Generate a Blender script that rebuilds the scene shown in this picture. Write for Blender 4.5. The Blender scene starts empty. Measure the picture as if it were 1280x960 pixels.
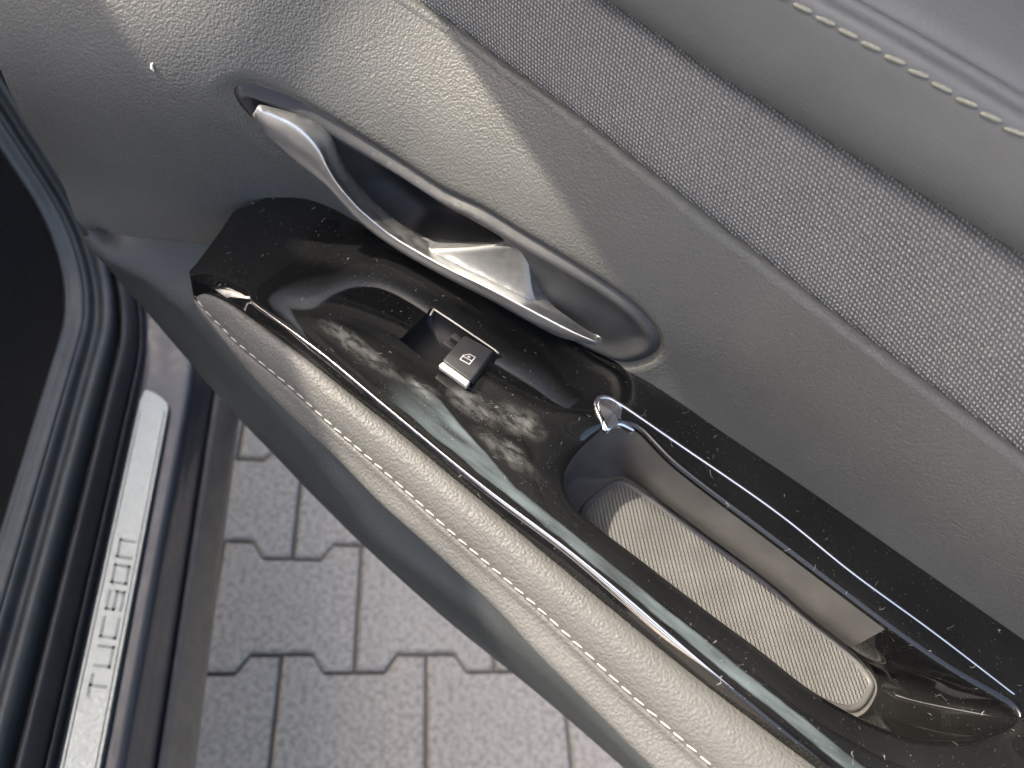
import bpy, bmesh, math, random
import numpy as np
from mathutils import Vector, Matrix
from mathutils.geometry import delaunay_2d_cdt

# ------------------------------------------------------------------ camera, light, exposure
# World frame: X runs along the open door (hinge -> latch), Y points out of the car through the door,
# Z is up and z = 0 is the top of the armrest. Metres.
scene = bpy.context.scene
cd = bpy.data.cameras.new("camera")
cam = bpy.data.objects.new("camera", cd)
scene.collection.objects.link(cam)
scene.camera = cam
cd.sensor_width = 36.0
cd.lens = 36.0 * 962.0 / 1280.0
cd.clip_start, cd.clip_end = 0.01, 200.0
cd.dof.use_dof = True
cd.dof.focus_distance = 0.345
cd.dof.aperture_fstop = 8.5
R_, U_, F_ = (0.784086, 0.58384, 0.210569), (-0.581368, 0.572112, 0.578533), (-0.217302, 0.576037, -0.788011)
cam.matrix_world = Matrix(((R_[0], U_[0], -F_[0], 0.0), (R_[1], U_[1], -F_[1], 0.0), (R_[2], U_[2], -F_[2], 0.30), (0, 0, 0, 1)))

TO_SUN = Vector((-0.80, -0.36, 1.0)).normalized()
w = bpy.data.worlds.new("World")
scene.world = w
w.use_nodes = True
nt = w.node_tree
sky = nt.nodes.new("ShaderNodeTexSky")
sky.sky_type = 'NISHITA'
sky.sun_disc = False
sky.sun_elevation = math.asin(TO_SUN.z)
sky.sun_rotation = math.atan2(TO_SUN.x, TO_SUN.y)
sky.air_density = 0.8
sky.dust_density = 7.0
sky.ozone_density = 0.0
bg = nt.nodes["Background"]
nt.links.new(sky.outputs[0], bg.inputs[0])
bg.inputs[1].default_value = 0.15
sd = bpy.data.lights.new("sun", 'SUN')
sd.energy = 2.0
sd.angle = math.radians(0.53)
sd.color = (1.0, 0.90, 0.76)
sun = bpy.data.objects.new("sun", sd)
scene.collection.objects.link(sun)
sun.rotation_euler = TO_SUN.to_track_quat('Z', 'Y').to_euler()
vs = scene.view_settings
vs.view_transform = 'Standard'
vs.look = 'None'
vs.exposure = 2.25
vs.gamma = 1.0
vs.use_curve_mapping = False
scene.cycles.max_bounces = 8
scene.cycles.transparent_max_bounces = 8

random.seed(4)
C = scene.collection

# ------------------------------------------------------------------ measured curves (mm)
D = {'bezel': [(-259.1, 204.5, 74.9), (-257.9, 206.8, 76.7), (-253.9, 211.0, 75.7), (-246.3, 218.1, 72.5), (-222.7, 233.2, 63.7), (-198.1, 241.1, 58.0), (-162.0, 247.6, 53.0),
           (-142.6, 250.4, 54.8), (-123.3, 252.3, 54.1), (-95.3, 255.5, 53.6), (-64.3, 260.5, 50.4), (-47.8, 263.5, 44.9), (-38.0, 265.5, 37.6), (-34.8, 266.4, 32.4),
           (-36.7, 267.1, 21.6), (-44.5, 267.7, 7.6), (-52.2, 267.5, 1.8), (-71.7, 265.8, -1.4), (-97.3, 263.2, -2.6), (-124.4, 260.4, -3.9), (-154.4, 257.5, -5.7),
           (-185.7, 253.0, -5.0), (-215.1, 242.7, 9.6), (-227.6, 233.6, 25.3), (-239.4, 223.1, 39.2), (-248.1, 212.8, 53.4), (-254.8, 206.2, 63.9), (-257.9, 204.4, 71.0)],
 'bowl': [(-254.2, 208.5, 70.2), (-251.6, 211.9, 71.2), (-239.5, 222.8, 63.7), (-221.8, 232.6, 54.8), (-187.3, 243.2, 51.4), (-156.9, 248.1, 48.1), (-132.8, 250.9, 47.5),
          (-122.6, 252.0, 47.0), (-133.5, 251.8, 34.6), (-150.2, 252.5, 22.1), (-167.2, 252.7, 12.1), (-185.6, 252.0, 1.8), (-213.0, 242.9, 12.0), (-225.7, 233.9, 27.9),
          (-237.7, 224.2, 41.7), (-246.3, 214.8, 54.5), (-251.8, 209.6, 63.4)],
 'crest': [(-282.8, 240.0, 137.6), (-252.4, 256.5, 124.6), (-221.5, 271.0, 112.8), (-187.5, 277.2, 108.0), (-153.8, 276.8, 105.2), (-115.4, 273.1, 105.2), (-78.9, 270.0, 103.7),
           (-36.5, 272.8, 96.9), (5.1, 275.1, 90.9), (60.9, 275.2, 85.7), (113.4, 274.8, 81.7), (156.3, 274.4, 78.3)],
 'cush_bot': [(-235.2, 156.6, -28.0), (-211.2, 153.4, -30.0), (-181.0, 149.2, -33.0), (-151.1, 147.1, -35.0), (-126.4, 145.6, -35.0), (-94.0, 142.1, -35.0), (-65.0, 140.9, -35.0),
              (-24.2, 138.5, -35.0), (4.2, 134.5, -35.0), (49.7, 130.0, -35.0), (64.7, 128.5, -35.0), (104.5, 125.7, -35.0)],
 'cush_top': [(-236.8, 156.6, -12.0), (-224.7, 159.0, -8.0), (-211.0, 161.0, -7.0), (-189.6, 162.2, -7.0), (-171.5, 162.5, -7.0), (-143.0, 163.5, -8.0), (-123.4, 163.5, -8.0),
              (-70.2, 162.2, -8.0), (-39.8, 161.5, -8.0), (10.6, 160.2, -8.0), (57.8, 159.6, -8.0), (101.0, 160.7, -8.0), (143.7, 162.6, -8.0)],
 'h_bot': [(-244.3, 206.7, 65.6), (-241.4, 208.6, 58.1), (-236.8, 212.7, 51.7), (-231.5, 216.3, 46.1), (-225.6, 220.1, 40.9), (-219.4, 223.6, 36.5), (-213.1, 227.0, 31.4),
           (-207.5, 230.2, 24.6), (-201.9, 233.4, 17.7), (-194.8, 236.5, 12.1), (-186.3, 239.0, 8.9), (-177.0, 240.9, 7.3), (-167.2, 242.3, 6.8), (-157.1, 243.5, 7.1),
           (-146.9, 244.5, 7.9), (-136.8, 245.3, 9.0), (-126.3, 246.1, 10.4), (-116.8, 246.9, 11.5), (-107.2, 247.9, 11.8), (-98.0, 249.0, 12.0), (-88.6, 250.1, 12.5),
           (-79.5, 251.1, 13.3), (-69.5, 251.7, 17.6), (-61.2, 252.0, 22.5)],
 'h_rid': [(-241.6, 207.2, 70.0), (-236.0, 211.6, 67.8), (-229.2, 215.3, 65.7), (-222.4, 218.1, 62.4), (-216.5, 220.1, 57.6), (-212.0, 221.5, 50.7), (-207.8, 223.3, 42.9),
           (-202.5, 225.9, 36.0), (-196.7, 228.5, 29.8), (-189.6, 231.2, 25.0), (-181.5, 233.5, 21.5), (-172.6, 235.2, 19.7), (-163.1, 236.6, 19.4), (-153.5, 237.6, 19.6),
           (-143.8, 238.5, 20.5), (-133.8, 239.3, 21.8), (-124.0, 239.9, 23.4), (-114.6, 240.8, 24.4), (-105.7, 241.7, 25.0), (-96.6, 242.9, 25.5), (-87.8, 244.1, 25.8),
           (-78.9, 245.3, 26.3), (-69.1, 246.5, 27.8), (-61.3, 247.6, 29.2)],
 'h_top': [(-243.1, 210.7, 70.1), (-237.5, 215.7, 68.4), (-230.7, 219.7, 66.7), (-223.8, 222.7, 63.6), (-218.2, 224.4, 58.6), (-214.9, 225.4, 50.3), (-211.2, 227.4, 42.1),
           (-205.9, 230.0, 35.2), (-199.7, 232.9, 29.1), (-192.8, 235.7, 24.0), (-184.8, 238.3, 19.9), (-175.8, 240.2, 17.9), (-166.4, 241.6, 17.5), (-156.8, 242.7, 17.7),
           (-146.9, 243.6, 18.6), (-136.7, 244.3, 20.3), (-127.0, 244.9, 22.0), (-117.6, 245.7, 23.2), (-108.3, 246.6, 24.2), (-99.0, 247.7, 24.8), (-90.2, 248.8, 25.2),
           (-81.1, 250.2, 25.2), (-71.2, 251.7, 24.9), (-63.5, 252.9, 24.7)],
 'hook': [(-32.5, 230.4, 1.0), (-39.1, 234.1, 2.0), (-44.6, 238.6, 3.5), (-45.6, 242.7, 4.5), (-42.9, 246.2, 4.5), (-36.2, 247.4, 4.5), (-24.6, 248.2, 4.5), (21.4, 250.2, 4.5),
          (59.6, 250.2, 4.5), (97.1, 247.5, 4.5), (137.9, 247.1, 4.5), (178.6, 245.2, 4.5)],
 'hook_tri': [(-45.0, 239.8, 4.0), (-44.0, 245.7, 4.5), (-36.5, 247.1, 4.5), (-21.8, 242.4, 1.5), (-29.1, 238.6, 0.0), (-32.9, 230.9, 0.0)],
 'icon': [(-109.8, 208.8, 5.5), (-109.7, 213.1, 5.5), (-104.5, 214.3, 5.5), (-103.0, 206.7, 5.5), (-107.7, 206.8, 5.5)],
 'ledge_back': [(-333.9, 160.5, -43.2), (-312.7, 172.2, -35.6), (-288.4, 187.1, -28.4), (-274.9, 196.9, -28.8), (-268.5, 202.4, -29.4)],
 'line1': [(-146.0, 173.8, 0.0), (-133.8, 179.5, 0.0), (-123.3, 182.1, 0.0), (-112.1, 185.4, 0.0), (-109.1, 193.8, 0.0), (-112.9, 195.4, 0.0)],
 'line2': [(-97.7, 201.4, 0.0), (-88.9, 204.3, 0.0), (-73.3, 206.6, 0.0), (-58.2, 209.3, 0.0), (-53.8, 214.9, 0.0)],
 'lower_ridge': [(-322.6, 155.7, -35.0), (-319.8, 154.4, -40.0), (-291.1, 166.0, -55.0), (-257.9, 170.6, -68.0), (-226.7, 170.6, -82.0), (-182.5, 172.5, -105.0),
                 (-148.0, 169.7, -120.0), (-110.0, 164.3, -130.0), (-56.7, 168.6, -135.0), (13.1, 170.5, -135.0), (88.4, 164.8, -135.0), (137.4, 159.9, -135.0)],
 'lower_sil': [(-335.2, 159.8, -50.0), (-338.9, 166.9, -80.0), (-336.2, 172.8, -100.0), (-309.7, 175.3, -120.0), (-282.3, 176.0, -135.0), (-243.9, 174.9, -150.0),
               (-179.0, 174.0, -170.0), (-118.3, 175.2, -185.0), (-51.6, 175.1, -190.0), (20.9, 176.2, -190.0), (84.2, 175.5, -190.0), (158.5, 172.8, -190.0)],
 'mat': [(-21.5, 214.5, -48.0), (-19.6, 234.3, -48.0), (-16.6, 243.9, -48.0), (-10.0, 248.0, -48.0), (10.0, 248.9, -48.0), (43.1, 249.5, -48.0), (77.6, 249.9, -48.0),
         (100.2, 246.6, -48.0), (117.3, 246.1, -48.0), (129.6, 245.1, -48.0), (141.6, 240.9, -48.0), (144.7, 236.0, -48.0), (139.8, 218.0, -48.0), (114.4, 208.9, -48.0),
         (69.0, 208.4, -48.0), (22.6, 205.7, -48.0), (-8.8, 207.8, -48.0)],
 'panel_back': [(-261.2, 207.2, 1.8), (-252.0, 217.2, 4.7), (-240.6, 229.1, 5.8), (-222.5, 240.9, 3.1), (-195.6, 251.2, -7.6), (-154.1, 257.9, -9.6), (-112.8, 262.0, -6.5),
                (-64.2, 266.5, -0.4), (-36.6, 269.0, 3.6), (11.5, 272.1, 2.0), (57.5, 272.9, 2.8), (118.9, 273.4, 2.6), (175.9, 273.5, 3.1), (221.9, 273.7, 3.1)],
 'panel_left': [(-211.0, 161.0, -7.0), (-224.7, 159.0, -8.0), (-231.4, 156.9, -9.0), (-234.9, 155.6, -8.0), (-239.1, 157.0, -6.0), (-241.0, 162.9, -3.0), (-248.5, 180.9, 2.0),
                (-256.0, 199.3, 6.0), (-255.7, 202.9, 8.0)],
 'plate': [(-200.6, 247.2, 9.1), (-188.3, 250.1, 8.7), (-167.2, 252.2, 14.2), (-149.3, 252.1, 24.2), (-133.2, 251.6, 36.0), (-118.0, 252.5, 48.5), (-112.7, 253.0, 47.3),
           (-107.3, 254.5, 36.8), (-97.3, 258.3, 22.8), (-83.4, 262.3, 12.3), (-102.4, 260.8, 7.9), (-119.4, 259.3, 5.5), (-134.4, 258.1, 3.6), (-154.8, 256.5, 0.3),
           (-175.5, 253.9, 0.3), (-191.5, 250.7, 2.5)],
 'ridge': [(-198.0, 164.8, 0.0), (-180.6, 165.7, 0.0), (-158.1, 166.0, 0.0), (-117.9, 164.8, 0.0), (-60.8, 163.5, 0.0), (-11.1, 164.7, 0.0), (21.3, 163.8, 0.0), (40.2, 163.0, 0.0),
           (68.4, 162.2, 0.0), (106.6, 161.3, 0.0), (142.5, 161.0, 0.0)],
 'rim_far': [(181.0, 239.9, 3.0), (153.1, 236.3, 4.0), (126.1, 235.2, 4.0), (97.7, 235.6, 4.0), (61.6, 236.4, 4.0), (23.7, 237.3, 4.0), (0.0, 238.7, 4.0), (-21.7, 242.7, 2.0),
             (-30.8, 237.5, 0.0)],
 'rim_near': [(-35.0, 230.4, -4.0), (-37.5, 215.5, -8.0), (-35.8, 203.0, -8.0), (-32.2, 196.3, -8.0), (-26.0, 191.3, -8.0), (-19.9, 189.1, -8.0), (-3.1, 188.6, -8.0),
              (14.6, 188.9, -8.0), (50.9, 188.8, -8.0), (77.6, 189.4, -8.0), (101.1, 189.0, -8.0), (120.0, 191.6, -8.0), (135.8, 195.5, -8.0), (150.7, 202.3, -8.0),
              (166.7, 214.5, -6.0), (178.9, 226.7, -2.0), (183.8, 235.7, 2.0)],
 'speck': [(-282.8, 186.2, 79.2), (-282.7, 185.3, 77.6), (-281.5, 185.3, 75.9)],
 'stitch': [(-235.4, 155.4, -16.0), (-226.9, 153.8, -18.0), (-218.7, 153.5, -20.0), (-202.0, 151.8, -20.0), (-184.9, 151.5, -20.0), (-168.8, 151.3, -20.0), (-138.0, 149.3, -20.0),
            (-93.5, 147.4, -20.0), (-59.3, 145.4, -20.0), (-11.7, 143.7, -20.0), (44.1, 139.6, -20.0), (83.8, 137.8, -20.0), (114.1, 136.5, -20.0)],
 'sw_frame': [(-139.2, 223.2, 1.0), (-140.2, 226.9, 1.0), (-137.8, 227.9, 1.0), (-102.2, 229.7, 1.0), (-100.0, 229.0, 1.0)],
 'sw_front': [(-115.7, 199.4, 2.0), (-98.1, 199.0, 2.0)],
 'sw_top': [(-117.5, 223.7, 2.0), (-100.5, 226.6, 2.0), (-95.8, 201.0, 7.0), (-114.0, 200.6, 7.0)],
 'u0': [(-178.7, 291.0, 158.4), (-124.2, 291.0, 154.3), (-112.3, 291.0, 153.9), (-68.6, 291.0, 151.2), (-28.0, 291.0, 150.9), (9.5, 291.0, 151.3), (55.3, 291.0, 150.7),
        (91.7, 291.0, 149.8)],
 'upip': [(-83.0, 286.0, 195.6), (-43.4, 286.0, 195.1), (-8.1, 286.0, 195.2), (22.3, 286.0, 193.7), (54.5, 286.0, 193.3)],
 'ust': [(-89.1, 282.0, 192.3), (-51.5, 282.0, 191.8), (-21.8, 282.0, 191.6), (10.1, 282.0, 190.7), (25.1, 282.0, 190.0), (58.3, 282.0, 189.5)],
 'walledge': [(-352.2, 147.8, 81.7), (-339.5, 146.7, 60.2), (-339.0, 152.8, 16.0), (-338.7, 158.0, -30.2), (-336.8, 158.9, -40.2), (-333.9, 160.5, -43.2)]}
D = {k: np.array(v, float) / 1000.0 for k, v in D.items()}

# ------------------------------------------------------------------ small maths
def pchip(xs, ys, x):
    xs = np.asarray(xs, float); ys = np.asarray(ys, float); x = np.asarray(x, float)
    h = np.diff(xs); dl = np.diff(ys) / h
    m = np.zeros_like(ys); m[0] = dl[0]; m[-1] = dl[-1]
    for i in range(1, len(xs) - 1):
        m[i] = 0 if dl[i-1] * dl[i] <= 0 else 2 * dl[i-1] * dl[i] / (dl[i-1] + dl[i])
    i = np.clip(np.searchsorted(xs, x) - 1, 0, len(xs) - 2)
    t = (x - xs[i]) / h[i]
    tt = np.clip(t, 0, 1); over = (t - tt) * h[i]
    v = (2*tt**3-3*tt**2+1)*ys[i]+(tt**3-2*tt**2+tt)*h[i]*m[i]+(-2*tt**3+3*tt**2)*ys[i+1]+(tt**3-tt**2)*h[i]*m[i+1]
    return v + over * np.where(t > 1, m[-1], m[0])

def curve_x(c):
    """a curve as functions of x: returns f(x) -> y, z"""
    o = np.argsort(c[:, 0]); c = c[o]
    keep = np.r_[True, np.diff(c[:, 0]) > 1e-5]; c = c[keep]
    return lambda x: (pchip(c[:, 0], c[:, 1], x), pchip(c[:, 0], c[:, 2], x))

def smooth(a, b, x):
    t = np.clip((np.asarray(x, float) - a) / (b - a), 0, 1)
    return t * t * (3 - 2 * t)

def spline(pts, n, closed=False):
    pts = np.array(pts, float)
    P = np.vstack([pts, pts[:1]]) if closed else pts
    d = np.r_[0, np.cumsum(np.linalg.norm(np.diff(P, axis=0), axis=1))]
    out = []
    L = len(pts)
    for s in np.linspace(0, d[-1], n, endpoint=not closed):
        i = int(np.clip(np.searchsorted(d, s, side='right') - 1, 0, len(P) - 2))
        t = (s - d[i]) / max(d[i+1] - d[i], 1e-9)
        if closed:
            p0, p1, p2, p3 = pts[(i-1) % L], pts[i % L], pts[(i+1) % L], pts[(i+2) % L]
        else:
            p0, p1, p2, p3 = pts[max(i-1, 0)], pts[i], pts[i+1], pts[min(i+2, L-1)]
        out.append(.5*((2*p1)+(-p0+p2)*t+(2*p0-5*p1+4*p2-p3)*t*t+(-p0+3*p1-3*p2+p3)*t**3))
    return np.array(out)

def inside(poly, p):
    x, y = p[:, 0], p[:, 1]
    c = np.zeros(len(p), bool)
    a = poly; b = np.roll(poly, -1, axis=0)
    for (x1, y1), (x2, y2) in zip(a, b):
        if y1 == y2: continue
        m = ((y1 > y) != (y2 > y)) & (x < (x2 - x1) * (y - y1) / (y2 - y1) + x1)
        c ^= m
    return c

def dist(poly, p, closed=True):
    a = poly if closed else poly[:-1]
    b = np.roll(poly, -1, axis=0) if closed else poly[1:]
    best = np.full(len(p), 1e9)
    for p1, p2 in zip(a, b):
        e = p2 - p1; l2 = max(e @ e, 1e-14)
        t = np.clip(((p - p1) @ e) / l2, 0, 1)
        q = p1 + t[:, None] * e
        best = np.minimum(best, np.linalg.norm(p - q, axis=1))
    return best

def offset_poly(poly, d):
    """moves a closed 2D outline inwards by d (outwards when negative)"""
    n = len(poly)
    area = 0.5 * np.sum(poly[:, 0] * np.roll(poly[:, 1], -1) - np.roll(poly[:, 0], -1) * poly[:, 1])
    t = np.roll(poly, -1, axis=0) - np.roll(poly, 1, axis=0)
    t /= np.linalg.norm(t, axis=1)[:, None] + 1e-12
    nrm = np.stack([-t[:, 1], t[:, 0]], 1) * (1 if area > 0 else -1)
    return poly + nrm * d

# ------------------------------------------------------------------ scene helpers
def tag(o, label=None, cat=None, group=None, kind=None):
    if label: o["label"] = label
    if cat: o["category"] = cat
    if group: o["group"] = group
    if kind: o["kind"] = kind
    return o

def empty(name, loc, label, cat):
    e = bpy.data.objects.new(name, None)
    e.empty_display_size = 0.05
    e.location = loc
    C.objects.link(e)
    return tag(e, label, cat)

def adopt(o, parent):
    if parent:
        o.parent = parent
        def world(p):
            m = p.matrix_parent_inverse @ Matrix.Translation(p.location) if p.parent else Matrix.Translation(p.location)
            return world(p.parent) @ m if p.parent else m
        o.matrix_parent_inverse = world(parent).inverted()
    return o

def link_mesh(name, me, material, parent=None):
    o = bpy.data.objects.new(name, me)
    C.objects.link(o)
    if material and not me.materials: me.materials.append(material)
    return adopt(o, parent)

def mesh(name, verts, faces, material, parent=None, smooth_=True, uvs=None, sharp=None):
    me = bpy.data.meshes.new(name)
    me.from_pydata([tuple(v) for v in verts], [], faces)
    if uvs is not None:
        lay = me.uv_layers.new(name="surface")
        li = np.zeros(len(me.loops), np.int32); me.loops.foreach_get("vertex_index", li)
        lay.data.foreach_set("uv", np.asarray(uvs, np.float32)[li].ravel())
    me.update()
    bm = bmesh.new(); bm.from_mesh(me)
    bmesh.ops.recalc_face_normals(bm, faces=bm.faces)
    bm.to_mesh(me); bm.free()
    if smooth_:
        me.shade_smooth()
        if sharp: me.set_sharp_from_angle(angle=math.radians(sharp))
    return link_mesh(name, me, material, parent)

def loft(name, rows, material, parent=None, closed=False, caps=False, sharp=None):
    rows = [np.asarray(r, float) for r in rows]
    n = len(rows[0]); m = len(rows)
    V = np.vstack(rows)
    faces = []
    for i in range(m - 1):
        for j in range(n if closed else n - 1):
            k = (j + 1) % n
            faces.append((i*n+j, i*n+k, (i+1)*n+k, (i+1)*n+j))
    if caps and closed:
        faces.append(tuple(range(n))[::-1]); faces.append(tuple((m-1)*n + j for j in range(n)))
    A = np.array(rows)
    u = np.zeros((m, n)); v = np.zeros((m, n))
    u[:, 1:] = np.cumsum(np.linalg.norm(np.diff(A, axis=1), axis=2), axis=1)
    v[1:] = np.cumsum(np.linalg.norm(np.diff(A, axis=0), axis=2), axis=0)
    vm = v.mean(axis=1, keepdims=True) + 0 * v
    um = A[:, :, 0]
    return mesh(name, V, faces, material, parent, uvs=np.stack([um, vm], 2).reshape(-1, 2), sharp=sharp)

def cdt(name, outer, holes, lines, step, fn, material, parent=None, extra=(), sharp=None, rot=0.0):
    """a sheet over a 2D outline with exact holes and crease lines, lifted to 3D by fn(points)"""
    V = []; E = []
    def add(poly, closed):
        s = len(V); V.extend([tuple(p) for p in poly]); n = len(poly)
        E.extend([(s+i, s+(i+1) % n) for i in range(n if closed else n-1)])
    add(outer, True)
    for h in holes: add(h, True)
    for l in lines: add(l, False)
    lo = outer.min(0); hi = outer.max(0)
    gx, gy = np.meshgrid(np.arange(lo[0], hi[0], step[0]), np.arange(lo[1], hi[1], step[1]))
    gx[1::2] += step[0] / 2
    G = np.stack([gx.ravel(), gy.ravel()], 1)
    ok = inside(outer, G) & (dist(outer, G) > step[1] * .5)
    for h in holes: ok &= ~inside(h, G) & (dist(h, G) > step[1] * .5)
    for l in lines: ok &= dist(l, G, False) > step[1] * .4
    for e in extra:
        ok &= dist(e, G) > step[1] * .4
    V.extend([tuple(p) for p in G[ok]])
    for e in extra:
        k = inside(outer, e)
        for h in holes: k &= ~inside(h, e) & (dist(h, e) > 1e-5)
        V.extend([tuple(p) for p in e[k]])
    r = delaunay_2d_cdt([Vector(v) for v in V], E, [], 0, 1e-6)
    P = np.array([tuple(v) for v in r[0]])
    T = np.array([t for t in r[2] if len(t) == 3])
    cen = P[T].mean(1)
    keep = inside(outer, cen)
    for h in holes: keep &= ~inside(h, cen)
    T = T[keep]
    X = fn(P)
    used = np.unique(T); remap = -np.ones(len(P), int); remap[used] = np.arange(len(used))
    return mesh(name, X[used], [tuple(int(i) for i in remap[t]) for t in T], material, parent, sharp=sharp)

def tube(name, path, radius, material, parent=None, seg=8, closed=False):
    path = np.array(path, float); n = len(path)
    rad = radius if hasattr(radius, '__len__') else [radius] * n
    rows = []
    for i in range(n):
        a = path[(i-1) % n] if closed else path[max(i-1, 0)]
        b = path[(i+1) % n] if closed else path[min(i+1, n-1)]
        t = (b - a) / (np.linalg.norm(b - a) + 1e-12)
        up = np.array([0, 0, 1.0]) if abs(t[2]) < .9 else np.array([1.0, 0, 0])
        s = np.cross(t, up); s /= np.linalg.norm(s); q = np.cross(s, t)
        rows.append([path[i] + rad[i] * (math.cos(k) * s + math.sin(k) * q) for k in np.linspace(0, 2*math.pi, seg, endpoint=False)])
    if closed: rows.append(rows[0])
    return loft(name, rows, material, parent, closed=True, caps=not closed)

def bevelled(name, verts, faces, material, parent, width, seg=3):
    me = bpy.data.meshes.new(name)
    bm = bmesh.new()
    vs_ = [bm.verts.new(tuple(v)) for v in verts]
    for f in faces: bm.faces.new([vs_[i] for i in f])
    bmesh.ops.recalc_face_normals(bm, faces=bm.faces)
    bmesh.ops.bevel(bm, geom=list(bm.edges), offset=width, segments=seg, affect='EDGES', profile=.5)
    bm.to_mesh(me); bm.free()
    me.shade_smooth(); me.set_sharp_from_angle(angle=math.radians(50))
    return link_mesh(name, me, material, parent)

BOX = [(0,1,2,3), (7,6,5,4), (0,4,5,1), (1,5,6,2), (2,6,7,3), (3,7,4,0)]

# ------------------------------------------------------------------ materials
class NT:
    def __init__(s, name):
        s.m = bpy.data.materials.new(name); s.m.use_nodes = True
        s.t = s.m.node_tree; s.b = s.t.nodes["Principled BSDF"]; s.out = s.t.nodes["Material Output"]
        tc = s.t.nodes.new("ShaderNodeTexCoord"); s.obj = tc.outputs["Object"]; s.uv = tc.outputs["UV"]
    def set(s, **k):
        names = dict(color="Base Color", rough="Roughness", metal="Metallic", spec="Specular IOR Level", coat="Coat Weight", coat_rough="Coat Roughness", sheen="Sheen Weight", ior="IOR")
        for a, v in k.items():
            i = s.b.inputs[names[a]]
            if isinstance(v, bpy.types.NodeSocket): s.t.links.new(v, i)
            else: i.default_value = (*v, 1) if isinstance(v, tuple) else v
    def inp(s, sock, v):
        if isinstance(v, bpy.types.NodeSocket): s.t.links.new(v, sock)
        elif v is not None: sock.default_value = v
    def math(s, op, a, b=None, c=None, clamp=False):
        n = s.t.nodes.new("ShaderNodeMath"); n.operation = op; n.use_clamp = clamp
        s.inp(n.inputs[0], a); s.inp(n.inputs[1], b); s.inp(n.inputs[2], c)
        return n.outputs[0]
    def map(s, vec, scale=(1,1,1), rot=(0,0,0), loc=(0,0,0)):
        n = s.t.nodes.new("ShaderNodeMapping"); s.inp(n.inputs[0], vec)
        n.inputs["Scale"].default_value = scale; n.inputs["Rotation"].default_value = rot; n.inputs["Location"].default_value = loc
        return n.outputs[0]
    def noise(s, vec, scale, detail=3, rough=.55, dist=0.0):
        n = s.t.nodes.new("ShaderNodeTexNoise"); s.inp(n.inputs["Vector"], vec)
        n.inputs["Scale"].default_value = scale; n.inputs["Detail"].default_value = detail
        n.inputs["Roughness"].default_value = rough; n.inputs["Distortion"].default_value = dist
        return n.outputs[0]
    def noisecol(s, vec, scale, detail=2):
        n = s.t.nodes.new("ShaderNodeTexNoise"); s.inp(n.inputs["Vector"], vec)
        n.inputs["Scale"].default_value = scale; n.inputs["Detail"].default_value = detail
        return n.outputs[1]
    def voro(s, vec, scale, feature='F1', rnd=1.0):
        n = s.t.nodes.new("ShaderNodeTexVoronoi"); s.inp(n.inputs["Vector"], vec); n.feature = feature
        n.inputs["Scale"].default_value = scale; n.inputs["Randomness"].default_value = rnd
        return n
    def ramp(s, f, *stops):
        n = s.t.nodes.new("ShaderNodeValToRGB"); s.inp(n.inputs[0], f)
        e = n.color_ramp.elements
        while len(e) < len(stops): e.new(0.5)
        for el, (p, c) in zip(e, stops):
            el.position = p; el.color = (*c, 1) if isinstance(c, tuple) else (c, c, c, 1)
        return n.outputs[0]
    def rng(s, f, a, b, c=0.0, d=1.0):
        n = s.t.nodes.new("ShaderNodeMapRange"); s.inp(n.inputs[0], f)
        for i, v in zip((1, 2, 3, 4), (a, b, c, d)): n.inputs[i].default_value = v
        return n.outputs[0]
    def mix(s, f, a, b):
        n = s.t.nodes.new("ShaderNodeMix"); n.data_type = 'RGBA'
        s.inp(n.inputs[0], f)
        for i, v in ((6, a), (7, b)):
            if isinstance(v, tuple): n.inputs[i].default_value = (*v, 1)
            else: s.inp(n.inputs[i], v)
        return n.outputs[2]
    def add_vec(s, a, b, k):
        n = s.t.nodes.new("ShaderNodeVectorMath"); n.operation = 'MULTIPLY_ADD'
        s.inp(n.inputs[0], b); n.inputs[1].default_value = (k, k, k); s.inp(n.inputs[2], a)
        return n.outputs[0]
    def bump(s, h, dist, strength=1.0, prev=None):
        n = s.t.nodes.new("ShaderNodeBump"); s.inp(n.inputs["Height"], h)
        n.inputs["Distance"].default_value = dist; n.inputs["Strength"].default_value = strength
        if prev: s.t.links.new(prev, n.inputs["Normal"])
        s.t.links.new(n.outputs[0], s.b.inputs["Normal"])
        return n.outputs[0]

def grain_mat(name, col, rough, scale, depth, wear=.25, spec=.5):
    """leather-like grain pressed into soft plastic or leatherette"""
    n = NT(name)
    v = n.add_vec(n.obj, n.noisecol(n.obj, scale * .45), 1.0 / scale)
    vn = n.voro(v, scale, 'SMOOTH_F1'); vn.inputs["Smoothness"].default_value = .35
    h = n.math('MULTIPLY_ADD', n.noise(n.obj, scale * .55, 2), .28, n.math('MULTIPLY', vn.outputs["Distance"], -1.0))
    big = n.noise(n.obj, 14, 3)
    c = n.mix(n.rng(big, .3, .7), tuple(x * (1 - wear * .4) for x in col), tuple(x * (1 + wear * .4) for x in col))
    dust = n.rng(n.noise(n.obj, 900, 1), .72, .80)
    c = n.mix(n.math('MULTIPLY', dust, .25), c, (.35, .34, .31))
    n.set(color=c, rough=n.rng(big, .3, .7, rough - .05, rough + .06), spec=spec)
    n.bump(h, depth, 1.0)
    return n.m

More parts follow.
